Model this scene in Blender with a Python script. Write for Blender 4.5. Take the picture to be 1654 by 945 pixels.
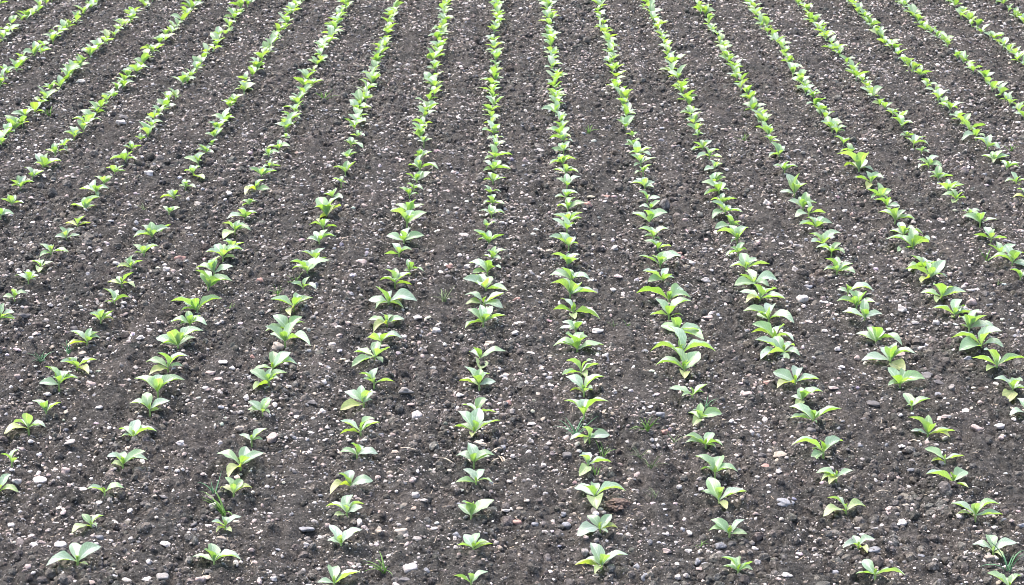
import bpy, bmesh, math, random
import numpy as np
from mathutils import Vector, Matrix

# ------------------------------------------------------------------ camera, sky, sun, exposure
for o in list(bpy.data.objects):
    bpy.data.objects.remove(o)
scene = bpy.context.scene
COL = scene.collection
W0, H0 = 1654.0, 945.0            # size of the photograph
FPX = 3294.0                      # focal length in its pixels
PITCH = math.radians(17.4)
CAMH = 5.0
cam_d = bpy.data.cameras.new('camera')
cam = bpy.data.objects.new('camera', cam_d)
COL.objects.link(cam)
cam_d.sensor_width = 36.0
cam_d.lens = 36.0 * FPX / W0
cam_d.clip_start = 0.1
cam_d.clip_end = 3000
cam.location = (0, 0, CAMH)
cam.rotation_euler = (math.pi / 2 - PITCH, 0, 0)
scene.camera = cam

SUN_EL, SUN_AZ = 66.0, -55.0       # degrees; azimuth from +Y (away from the camera) towards +X
world = bpy.data.worlds.new('World')
scene.world = world
world.use_nodes = True
wn = world.node_tree
wn.nodes.clear()
sky = wn.nodes.new('ShaderNodeTexSky')
sky.sky_type = 'NISHITA'
sky.sun_disc = False
sky.sun_elevation = math.radians(SUN_EL)
sky.sun_rotation = math.radians(SUN_AZ)
sky.dust_density = 5.0
sky.air_density = 1.0
sky.ozone_density = 1.0
bg = wn.nodes.new('ShaderNodeBackground')
bg.inputs['Strength'].default_value = 0.15
wo = wn.nodes.new('ShaderNodeOutputWorld')
wn.links.new(sky.outputs[0], bg.inputs['Color'])
wn.links.new(bg.outputs[0], wo.inputs['Surface'])

sun_d = bpy.data.lights.new('sun', 'SUN')
sun_d.energy = 0.95
sun_d.angle = math.radians(38)
sun_d.color = (1.0, 0.95, 0.88)
sun = bpy.data.objects.new('sun', sun_d)
COL.objects.link(sun)
sd = Vector((math.sin(math.radians(SUN_AZ)) * math.cos(math.radians(SUN_EL)),
             math.cos(math.radians(SUN_AZ)) * math.cos(math.radians(SUN_EL)),
             math.sin(math.radians(SUN_EL))))
sun.location = sd * 40
sun.rotation_euler = sd.to_track_quat('Z', 'Y').to_euler()

vs = scene.view_settings
vs.view_transform = 'Standard'
vs.look = 'None'
vs.gamma = 1
vs.use_curve_mapping = False
vs.exposure = 1.8
scene.cycles.filter_width = 0.9

rng = np.random.default_rng(11)
rnd = random.Random(5)

# ------------------------------------------------------------------ helpers
CP, SP = math.cos(PITCH), math.sin(PITCH)

def ray(px, py):
    u = (px - W0 / 2) / FPX
    v = (H0 / 2 - py) / FPX
    return Vector((u, CP + v * SP, -SP + v * CP))

def ground_at(px, py):
    """photo pixel of something that touches the soil -> its point on the field, px per metre, view slope"""
    d = ray(px, py)
    t = CAMH / -d.z
    p = Vector((d.x * t, d.y * t, 0))
    s = FPX / t
    eps = math.atan2(-d.z, math.hypot(d.x, d.y))
    return p, s, eps

def vnoise(x, y, seed):
    """smooth lattice noise in -1..1"""
    xi = np.floor(x).astype(np.int64); yi = np.floor(y).astype(np.int64)
    fx = x - xi; fy = y - yi
    fx = fx * fx * fx * (fx * (fx * 6 - 15) + 10)
    fy = fy * fy * fy * (fy * (fy * 6 - 15) + 10)
    def hsh(a, b):
        n = (a * 374761393 + b * 668265263 + seed * 982451653) & 0xFFFFFFFF
        n = ((n ^ (n >> 13)) * 1274126177) & 0xFFFFFFFF
        n = n ^ (n >> 16)
        return (n & 0xFFFF) / 32767.5 - 1.0
    a = hsh(xi, yi); b = hsh(xi + 1, yi); c = hsh(xi, yi + 1); d = hsh(xi + 1, yi + 1)
    return (a * (1 - fx) + b * fx) * (1 - fy) + (c * (1 - fx) + d * fx) * fy

LANE = 0.142 * CAMH / CP          # row distance on the ground
def lane_pos(x, y):
    """position across the rows: whole numbers are rows of seedlings, halves the middle between them"""
    return x / LANE + 0.328 + 0.03 * vnoise(x / 3.0, y / 2.2, 31)

def band(lane, x, y):
    """the smoother strip pressed between two rows"""
    d = np.abs(lane - np.floor(lane) - 0.5 + 0.06 * vnoise(x / 0.3, y / 0.7, 33))
    return np.clip(1.5 - d / 0.11, 0, 1)

def height(x, y):
    x = np.asarray(x, float); y = np.asarray(y, float)
    h = 0.020 * vnoise(x / 0.9, y / 1.6, 1)
    h += 0.018 * vnoise(x / 0.23, y / 0.26, 2)
    h += 0.030 * (np.abs(vnoise(x / 0.11, y / 0.12, 3)) * 2 - 0.6)
    lane = lane_pos(x, y)
    h += 0.020 * np.cos(lane * math.tau * 2) * (0.6 + 0.4 * vnoise(x / 0.7, y / 2.5, 8))
    rough = (0.70 + 0.35 * vnoise(x / 0.6, y / 0.9, 9)) * (1 - 0.5 * band(lane, x, y))
    h += rough * 0.026 * (np.abs(vnoise(x / 0.055 + 3.1, y / 0.06, 4)) * 2 - 0.6)
    h += rough * 0.011 * vnoise(x / 0.024, y / 0.026, 5)
    return h

def hz(x, y):
    return float(height(np.array([x]), np.array([y]))[0])

def tag(o, label=None, cat=None, group=None, kind=None):
    if label: o['label'] = label
    if cat: o['category'] = cat
    if group: o['group'] = group
    if kind: o['kind'] = kind
    return o

def link(o, parent=None):
    COL.objects.link(o)
    if parent is not None:
        o.parent = parent
    return o

def mesh_np(name, verts, faces, mat=None, smooth=True):
    m = bpy.data.meshes.new(name)
    m.from_pydata([tuple(v) for v in verts], [], faces)
    if smooth:
        m.polygons.foreach_set('use_smooth', [True] * len(m.polygons))
    if mat: m.materials.append(mat)
    m.update()
    return m

# ------------------------------------------------------------------ materials
def nt(name):
    m = bpy.data.materials.new(name)
    m.use_nodes = True
    m.node_tree.nodes.clear()
    return m, m.node_tree.nodes, m.node_tree.links

def ramp(N, stops):
    r = N.new('ShaderNodeValToRGB')
    e = r.color_ramp.elements
    e[0].position, e[0].color = stops[0][0], (*stops[0][1], 1)
    e[1].position, e[1].color = stops[1][0], (*stops[1][1], 1)
    for p, c in stops[2:]:
        q = e.new(p); q.color = (*c, 1)
    return r

def noise(N, L, co, scale, detail=4, rough=0.6):
    n = N.new('ShaderNodeTexNoise')
    n.inputs['Scale'].default_value = scale
    n.inputs['Detail'].default_value = detail
    n.inputs['Roughness'].default_value = rough
    L.new(co, n.inputs['Vector'])
    return n

def mixc(N, L, fac, a, b, mode='MIX'):
    m = N.new('ShaderNodeMix'); m.data_type = 'RGBA'; m.blend_type = mode
    for s, v in ((m.inputs[0], fac), (m.inputs[6], a), (m.inputs[7], b)):
        if hasattr(v, 'links'): L.new(v, s)
        elif isinstance(v, (int, float)): s.default_value = v
        else: s.default_value = (*v, 1)
    return m.outputs[2]

def soil_material(name, inst=False):
    m, N, L = nt(name)
    geo = N.new('ShaderNodeNewGeometry')
    co = geo.outputs['Position']
    n1 = noise(N, L, co, 1.6, 4, 0.65)
    n2 = noise(N, L, co, 26, 5, 0.7)
    n3 = noise(N, L, co, 150, 2, 0.7)
    base = ramp(N, [(0.30, (0.0145, 0.0140, 0.0134)), (0.68, (0.110, 0.1055, 0.0995))])
    L.new(n2.outputs[0], base.inputs[0])
    warm = ramp(N, [(0.36, (0.82, 0.84, 0.83)), (0.66, (1.20, 1.14, 1.11))])
    L.new(n1.outputs[0], warm.inputs[0])
    c = mixc(N, L, 1.0, base.outputs[0], warm.outputs[0], 'MULTIPLY')
    grain = ramp(N, [(0.35, (0.62, 0.62, 0.62)), (0.66, (1.35, 1.33, 1.32))])
    L.new(n3.outputs[0], grain.inputs[0])
    c = mixc(N, L, 1.0, c, grain.outputs[0], 'MULTIPLY')
    if inst:
        a = N.new('ShaderNodeAttribute'); a.attribute_type = 'INSTANCER'; a.attribute_name = 'tone'
        c = mixc(N, L, 1.0, c, a.outputs['Color'], 'MULTIPLY')
    # pale mineral grit in the soil
    vo = N.new('ShaderNodeTexVoronoi'); vo.inputs['Scale'].default_value = 95
    L.new(co, vo.inputs['Vector'])
    sep = N.new('ShaderNodeSeparateColor'); L.new(vo.outputs['Color'], sep.inputs[0])
    gt = N.new('ShaderNodeMath'); gt.operation = 'GREATER_THAN'; gt.inputs[1].default_value = 0.90
    L.new(sep.outputs[0], gt.inputs[0])
    lt = N.new('ShaderNodeMath'); lt.operation = 'LESS_THAN'; lt.inputs[1].default_value = 0.36
    L.new(vo.outputs['Distance'], lt.inputs[0])
    ml = N.new('ShaderNodeMath'); ml.operation = 'MULTIPLY'
    L.new(gt.outputs[0], ml.inputs[0]); L.new(lt.outputs[0], ml.inputs[1])
    c = mixc(N, L, ml.outputs[0], c, (0.30, 0.275, 0.26))
    # crumbs: rounded cells of two sizes
    warp = N.new('ShaderNodeMixRGB'); warp.inputs[0].default_value = 0.012
    L.new(co, warp.inputs[1]); L.new(n3.outputs['Color'], warp.inputs[2])
    v1 = N.new('ShaderNodeTexVoronoi'); v1.inputs['Scale'].default_value = 52; L.new(warp.outputs[0], v1.inputs['Vector'])
    s1 = N.new('ShaderNodeMath'); s1.operation = 'MULTIPLY_ADD'; s1.inputs[1].default_value = -1.0
    L.new(v1.outputs['Distance'], s1.inputs[0]); L.new(n3.outputs[0], s1.inputs[2])
    s2 = s1
    b = N.new('ShaderNodeBump'); b.inputs['Strength'].default_value = 1.0 if not inst else 0.5; b.inputs['Distance'].default_value = 0.016
    L.new(s2.outputs[0], b.inputs['Height'])
    p = N.new('ShaderNodeBsdfPrincipled')
    p.inputs['Roughness'].default_value = 0.9
    p.inputs['Specular IOR Level'].default_value = 0.12
    L.new(c, p.inputs['Base Color']); L.new(b.outputs[0], p.inputs['Normal'])
    o = N.new('ShaderNodeOutputMaterial'); L.new(p.outputs[0], o.inputs[0])
    return m

def stone_material(name, inst=False):
    m, N, L = nt(name)
    tc = N.new('ShaderNodeTexCoord')
    geo = N.new('ShaderNodeNewGeometry')
    if inst:
        a = N.new('ShaderNodeAttribute'); a.attribute_type = 'INSTANCER'; a.attribute_name = 'tone'
        col = a.outputs['Color']
    else:
        oi = N.new('ShaderNodeObjectInfo'); col = oi.outputs['Color']
    co = geo.outputs['Position']
    n1 = noise(N, L, co, 22, 5, 0.65)
    n2 = noise(N, L, co, 120, 4, 0.7)
    r1 = ramp(N, [(0.3, (0.68, 0.66, 0.65)), (0.7, (1.2, 1.19, 1.18))])
    L.new(n1.outputs[0], r1.inputs[0])
    c = mixc(N, L, 1.0, col, r1.outputs[0], 'MULTIPLY')
    r2 = ramp(N, [(0.36, (0.7, 0.7, 0.7)), (0.6, (1.08, 1.08, 1.08))])
    L.new(n2.outputs[0], r2.inputs[0])
    c = mixc(N, L, 1.0, c, r2.outputs[0], 'MULTIPLY')
    # smears of soil sticking to the stone
    n3 = noise(N, L, co, 34, 5, 0.7)
    r3 = ramp(N, [(0.54, (0, 0, 0)), (0.68, (0.85, 0.85, 0.85))])
    L.new(n3.outputs[0], r3.inputs[0])
    c = mixc(N, L, r3.outputs[0], c, (0.065, 0.055, 0.049))
    b = N.new('ShaderNodeBump'); b.inputs['Strength'].default_value = 0.5; b.inputs['Distance'].default_value = 0.004
    L.new(n2.outputs[0], b.inputs['Height'])
    p = N.new('ShaderNodeBsdfPrincipled')
    p.inputs['Roughness'].default_value = 0.7
    L.new(c, p.inputs['Base Color']); L.new(b.outputs[0], p.inputs['Normal'])
    o = N.new('ShaderNodeOutputMaterial'); L.new(p.outputs[0], o.inputs[0])
    return m

def leaf_material(name, island=False):
    m, N, L = nt(name)
    uv = N.new('ShaderNodeTexCoord')
    sp = N.new('ShaderNodeSeparateXYZ'); L.new(uv.outputs['UV'], sp.inputs[0])
    if island:
        geo = N.new('ShaderNodeNewGeometry')
        r = ramp(N, [(0.0, (0.26, 0.39, 0.20)), (0.45, (0.33, 0.46, 0.31)), (0.8, (0.38, 0.50, 0.40)), (1.0, (0.38, 0.46, 0.24))])
        L.new(geo.outputs['Random Per Island'], r.inputs[0]); col = r.outputs[0]
    else:
        oi = N.new('ShaderNodeObjectInfo'); col = oi.outputs['Color']
    def math2(op, a, b):
        q = N.new('ShaderNodeMath'); q.operation = op
        for s, v in ((q.inputs[0], a), (q.inputs[1], b)):
            if hasattr(v, 'links'): L.new(v, s)
            else: s.default_value = v
        return q.outputs[0]
    au = math2('ABSOLUTE', math2('SUBTRACT', sp.outputs[0], 0.5), 0)
    # midrib and herring-bone side veins
    mid = math2('LESS_THAN', au, 0.035)
    ph = math2('SUBTRACT', math2('MULTIPLY', sp.outputs[1], 9.0), math2('MULTIPLY', au, 7.0))
    fr = math2('ABSOLUTE', math2('SUBTRACT', math2('FRACT', ph, 0), 0.5), 0)
    side = math2('MULTIPLY', math2('LESS_THAN', fr, 0.09), 0.55)
    vein = math2('MAXIMUM', mid, side)
    n1 = noise(N, L, uv.outputs['Object'], 7, 4)
    r1 = ramp(N, [(0.3, (0.84, 0.88, 0.80)), (0.7, (1.12, 1.08, 1.12))])
    L.new(n1.outputs[0], r1.inputs[0])
    c = mixc(N, L, 1.0, col, r1.outputs[0], 'MULTIPLY')
    cv = mixc(N, L, 1.0, c, (1.6, 1.38, 1.6), 'MULTIPLY')
    c = mixc(N, L, vein, c, cv)
    b = N.new('ShaderNodeBump'); b.inputs['Strength'].default_value = 0.5; b.inputs['Distance'].default_value = 0.004
    b.invert = True
    L.new(math2('ADD', math2('MULTIPLY', fr, -1.0), math2('MULTIPLY', n1.outputs[0], 0.6)), b.inputs['Height'])
    p = N.new('ShaderNodeBsdfPrincipled')
    p.inputs['Roughness'].default_value = 0.34
    p.inputs['Specular IOR Level'].default_value = 0.9
    p.inputs['Coat Weight'].default_value = 0.5
    p.inputs['Coat Roughness'].default_value = 0.42
    p.inputs['Sheen Weight'].default_value = 0.25
    p.inputs['Sheen Roughness'].default_value = 0.4
    L.new(c, p.inputs['Base Color']); L.new(b.outputs[0], p.inputs['Normal'])
    t = N.new('ShaderNodeBsdfTranslucent')
    tcol = mixc(N, L, 1.0, c, (0.95, 1.18, 0.14), 'MULTIPLY')
    L.new(tcol, t.inputs['Color'])
    ms = N.new('ShaderNodeMixShader'); ms.inputs[0].default_value = 0.44
    L.new(p.outputs[0], ms.inputs[1]); L.new(t.outputs[0], ms.inputs[2])
    o = N.new('ShaderNodeOutputMaterial'); L.new(ms.outputs[0], o.inputs[0])
    return m

def plain_material(name, color, rough=0.7, var=0.25, trans=0.0):
    m, N, L = nt(name)
    geo = N.new('ShaderNodeNewGeometry')
    n1 = noise(N, L, geo.outputs['Position'], 60, 4)
    lo = tuple(v * (1 - var) for v in color); hi = tuple(v * (1 + var) for v in color)
    r = ramp(N, [(0.3, lo), (0.7, hi)])
    L.new(n1.outputs[0], r.inputs[0])
    p = N.new('ShaderNodeBsdfPrincipled')
    p.inputs['Roughness'].default_value = rough
    L.new(r.outputs[0], p.inputs['Base Color'])
    o = N.new('ShaderNodeOutputMaterial')
    if trans:
        t = N.new('ShaderNodeBsdfTranslucent'); L.new(r.outputs[0], t.inputs['Color'])
        ms = N.new('ShaderNodeMixShader'); ms.inputs[0].default_value = trans
        L.new(p.outputs[0], ms.inputs[1]); L.new(t.outputs[0], ms.inputs[2]); L.new(ms.outputs[0], o.inputs[0])
    else:
        L.new(p.outputs[0], o.inputs[0])
    return m

M_SOIL = soil_material('dark_loam')
M_CLOD = soil_material('crumbled_loam', inst=True)
M_STONE = stone_material('field_stone')
M_PEBBLE = stone_material('field_pebble', inst=True)
M_LEAF = leaf_material('seedling_leaf')
M_LEAF_FAR = leaf_material('seedling_leaf_far', island=True)
M_STEM = plain_material('seedling_stem', (0.30, 0.42, 0.14), 0.5, 0.2, 0.2)
M_GRASS = plain_material('weed_blade_green', (0.19, 0.36, 0.08), 0.5, 0.25, 0.35)
M_GRASS_B = plain_material('weed_blade_bluish', (0.15, 0.33, 0.17), 0.5, 0.25, 0.3)
M_GRASS_D = plain_material('weed_blade_faded', (0.20, 0.27, 0.13), 0.6, 0.25, 0.3)
M_STRAW = plain_material('dry_straw', (0.42, 0.35, 0.27), 0.75, 0.25)
M_REDCLOD = plain_material('reddish_clod', (0.12, 0.085, 0.068), 0.9, 0.45)

# ------------------------------------------------------------------ the field
def build_ground():
    NX, NY = 640, 1000
    d0, d1 = 8.6, 36.0
    ys = d0 * (d1 / d0) ** (np.arange(NY) / (NY - 1))
    ys = np.concatenate([[-400, -100, -20, 0, 4, 7], ys, [40, 50, 80, 150, 400, 1500]])
    tx = np.linspace(-1, 1, NX)
    edge = np.array([1.15, 1.6, 3, 8, 30, 150])
    tx = np.concatenate([-edge[::-1], tx, edge])
    half = np.clip(ys, 8.0, 45) * 0.275 + 0.8
    X = half[:, None] * tx[None, :]
    Y = np.repeat(ys[:, None], len(tx), 1)
    Z = height(X, Y)
    far = (np.abs(tx)[None, :] > 1.01) | (ys[:, None] < d0) | (ys[:, None] > d1)
    Z = np.where(far, Z * 0.5, Z)
    ny, nx = X.shape
    V = np.stack([X, Y, Z], -1).reshape(-1, 3).astype(np.float32)
    idx = np.arange(ny * nx).reshape(ny, nx)
    Q = np.stack([idx[:-1, :-1], idx[:-1, 1:], idx[1:, 1:], idx[1:, :-1]], -1).reshape(-1, 4)
    m = bpy.data.meshes.new('ground')
    m.vertices.add(len(V)); m.vertices.foreach_set('co', V.ravel())
    m.loops.add(Q.size); m.loops.foreach_set('vertex_index', Q.ravel().astype(np.int32))
    m.polygons.add(len(Q)); m.polygons.foreach_set('loop_start', np.arange(0, Q.size, 4, dtype=np.int32))
    m.polygons.foreach_set('use_smooth', np.ones(len(Q), bool))
    m.update(calc_edges=True)
    m.materials.append(M_SOIL)
    o = link(bpy.data.objects.new('ground', m))
    tag(o, 'dark crumbly field soil strewn with pale pebbles', 'soil', kind='structure')
build_ground()

# ------------------------------------------------------------------ crumbs and pebbles (nobody could count them)
def scatter_points(density_near, density_far):
    out = []
    for a in np.arange(8.8, 35.0, 0.4):
        half = a * 0.275 + 0.6
        k = np.clip((a - 9) / 24, 0, 1)
        dens = density_near * (1 - k) + density_far * k
        n = int(dens * 0.4 * 2 * half)
        out.append(np.stack([rng.uniform(-half, half, n), rng.uniform(a, a + 0.4, n)], -1))
    return np.concatenate(out)

def instancer(name, mat, pts, rot, scl, tone, variants, jag, label, cat, subdiv=2):
    n = len(pts)
    me = bpy.data.meshes.new(name)
    me.vertices.add(n)
    me.vertices.foreach_set('co', pts.astype(np.float32).ravel())
    for nm, ty, ar in (('rot', 'FLOAT_VECTOR', rot), ('scl', 'FLOAT_VECTOR', scl), ('tone', 'FLOAT_COLOR', tone)):
        at = me.attributes.new(nm, ty, 'POINT')
        at.data.foreach_set('color' if ty == 'FLOAT_COLOR' else 'vector', ar.astype(np.float32).ravel())
    at = me.attributes.new('pick', 'INT', 'POINT')
    at.data.foreach_set('value', rng.integers(0, variants, n).astype(np.int32))
    o = link(bpy.data.objects.new(name, me))
    tag(o, label, cat, kind='stuff')
    g = bpy.data.node_groups.new(name, 'GeometryNodeTree')
    g.interface.new_socket('Geometry', in_out='INPUT', socket_type='NodeSocketGeometry')
    g.interface.new_socket('Geometry', in_out='OUTPUT', socket_type='NodeSocketGeometry')
    N, L = g.nodes, g.links
    gi = N.new('NodeGroupInput'); go = N.new('NodeGroupOutput')
    join = N.new('GeometryNodeJoinGeometry')
    made = []
    for k in range(variants):
        s = N.new('GeometryNodeMeshIcoSphere'); s.inputs['Radius'].default_value = 1; s.inputs['Subdivisions'].default_value = subdiv
        nz = N.new('ShaderNodeTexNoise'); nz.noise_dimensions = '4D'
        nz.inputs['W'].default_value = k * 7.31
        nz.inputs['Scale'].default_value = 1.1 if jag < .6 else 1.5
        nz.inputs['Detail'].default_value = 3 if jag > .6 else 1
        sub = N.new('ShaderNodeVectorMath'); sub.operation = 'SUBTRACT'; sub.inputs[1].default_value = (.5, .5, .5)
        mul = N.new('ShaderNodeVectorMath'); mul.operation = 'SCALE'; mul.inputs['Scale'].default_value = jag * 2
        L.new(nz.outputs['Color'], sub.inputs[0]); L.new(sub.outputs[0], mul.inputs[0])
        sp = N.new('GeometryNodeSetPosition'); L.new(s.outputs['Mesh'], sp.inputs['Geometry']); L.new(mul.outputs[0], sp.inputs['Offset'])
        sm = N.new('GeometryNodeSetShadeSmooth'); sm.inputs['Shade Smooth'].default_value = jag < .6
        L.new(sp.outputs[0], sm.inputs['Geometry'])
        mt = N.new('GeometryNodeSetMaterial'); mt.inputs['Material'].default_value = mat; L.new(sm.outputs[0], mt.inputs['Geometry'])
        ti = N.new('GeometryNodeGeometryToInstance'); L.new(mt.outputs[0], ti.inputs[0])
        made.append(ti)
    for ti in made[::-1]:
        L.new(ti.outputs[0], join.inputs[0])
    def attr(nm, dt):
        a = N.new('GeometryNodeInputNamedAttribute'); a.data_type = dt; a.inputs['Name'].default_value = nm
        return a.outputs['Attribute']
    ip = N.new('GeometryNodeInstanceOnPoints'); ip.inputs['Pick Instance'].default_value = True
    L.new(gi.outputs[0], ip.inputs['Points']); L.new(join.outputs[0], ip.inputs['Instance'])
    L.new(attr('pick', 'INT'), ip.inputs['Instance Index'])
    e2r = N.new('FunctionNodeEulerToRotation'); L.new(attr('rot', 'FLOAT_VECTOR'), e2r.inputs[0]); L.new(e2r.outputs[0], ip.inputs['Rotation'])
    L.new(attr('scl', 'FLOAT_VECTOR'), ip.inputs['Scale'])
    L.new(ip.outputs[0], go.inputs[0])
    md = o.modifiers.new('scatter', 'NODES'); md.node_group = g
    return o

def power_sizes(n, a, b, e):
    u = rng.random(n)
    return (a ** (1 - e) + u * (b ** (1 - e) - a ** (1 - e))) ** (1 / (1 - e))

def build_crumbs():
    p = scatter_points(720, 380)
    keep = rng.random(len(p)) < 0.60 + 0.45 * vnoise(p[:, 0] / 0.5, p[:, 1] / 0.8, 21) - 0.35 * band(lane_pos(p[:, 0], p[:, 1]), p[:, 0], p[:, 1])
    p = p[keep]; n = len(p)
    r = power_sizes(n, 0.007, 0.03, 3.0)
    r *= 1 + 0.55 * np.clip(vnoise(p[:, 0] / 0.8, p[:, 1] / 1.3, 41), 0, 1)          # coarser tilth in places
    big = np.clip((p[:, 1] - 9) / 24, 0, 1)
    r *= 1 + 0.5 * big
    z = height(p[:, 0], p[:, 1]) + r * rng.uniform(-0.35, 0.25, n)
    rot = rng.uniform(0, 6.28, (n, 3))
    scl = r[:, None] * rng.uniform(0.7, 1.25, (n, 3))
    t = rng.normal(1.45, 0.35, n).clip(.8, 2.6)
    tone = np.stack([t * rng.normal(1.02, .04, n), t, t * rng.normal(.98, .03, n), np.ones(n)], -1)
    instancer('soil_crumbs', M_CLOD, np.column_stack([p, z]), rot, scl, tone, 7, 0.62,
              'small dark crumbs of broken soil covering the field', 'soil crumbs')

STONE_COL = {'w': (0.55, 0.505, 0.48), 'g': (0.29, 0.27, 0.255), 'b': (0.22, 0.225, 0.245), 'p': (0.36, 0.29, 0.27),
             'd': (0.115, 0.108, 0.11), 'r': (0.36, 0.215, 0.18), 't': (0.37, 0.315, 0.26)}

def build_pebbles(extra):
    p = scatter_points(900, 620)
    keep = rng.random(len(p)) < 0.66 + 0.6 * vnoise(p[:, 0] / 0.35, p[:, 1] / 0.55, 22) - 0.3 * band(lane_pos(p[:, 0], p[:, 1]), p[:, 0], p[:, 1])
    p = p[keep]; n = len(p)
    r = power_sizes(n, 0.0032, 0.018, 2.4)
    r *= 1 + 0.6 * np.clip((p[:, 1] - 9) / 24, 0, 1)
    flat = rng.uniform(0.45, 0.85, n)
    scl = np.stack([r * rng.uniform(.9, 1.45, n), r * rng.uniform(.75, 1.05, n), r * flat], -1)
    rot = np.stack([rng.normal(0, .3, n), rng.normal(0, .3, n), rng.uniform(0, 6.28, n)], -1)
    keys = np.array(list('wwwwwwgggbpppttd'))[rng.integers(0, 16, n)]
    tone = np.array([STONE_COL[k] for k in keys]) * rng.normal(.90, .27, (n, 1)).clip(.25, 1.35)
    straw = rng.random(n) < 0.05                      # slivers of dry plant residue
    scl[straw] = np.stack([rng.uniform(.012, .035, straw.sum()), np.full(straw.sum(), .0022), np.full(straw.sum(), .0018)], -1)
    tone[straw] = np.array([0.42, 0.35, 0.26]) * rng.uniform(.7, 1.2, (straw.sum(), 1))
    z = height(p[:, 0], p[:, 1]) + scl[:, 2] * rng.uniform(-0.25, 0.7, n)
    pts = np.column_stack([p, z])
    if extra:
        e = np.array([x[0] for x in extra]); pts = np.vstack([pts, e])
        rot = np.vstack([rot, np.array([x[1] for x in extra])])
        scl = np.vstack([scl, np.array([x[2] for x in extra])])
        tone = np.vstack([tone, np.array([x[3] for x in extra])])
    tone = np.column_stack([tone, np.ones(len(tone))])
    instancer('pebbles', M_PEBBLE, pts, rot, scl, tone, 10, 0.61,
              'countless small pale pebbles and chips scattered over the soil', 'pebbles')

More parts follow.
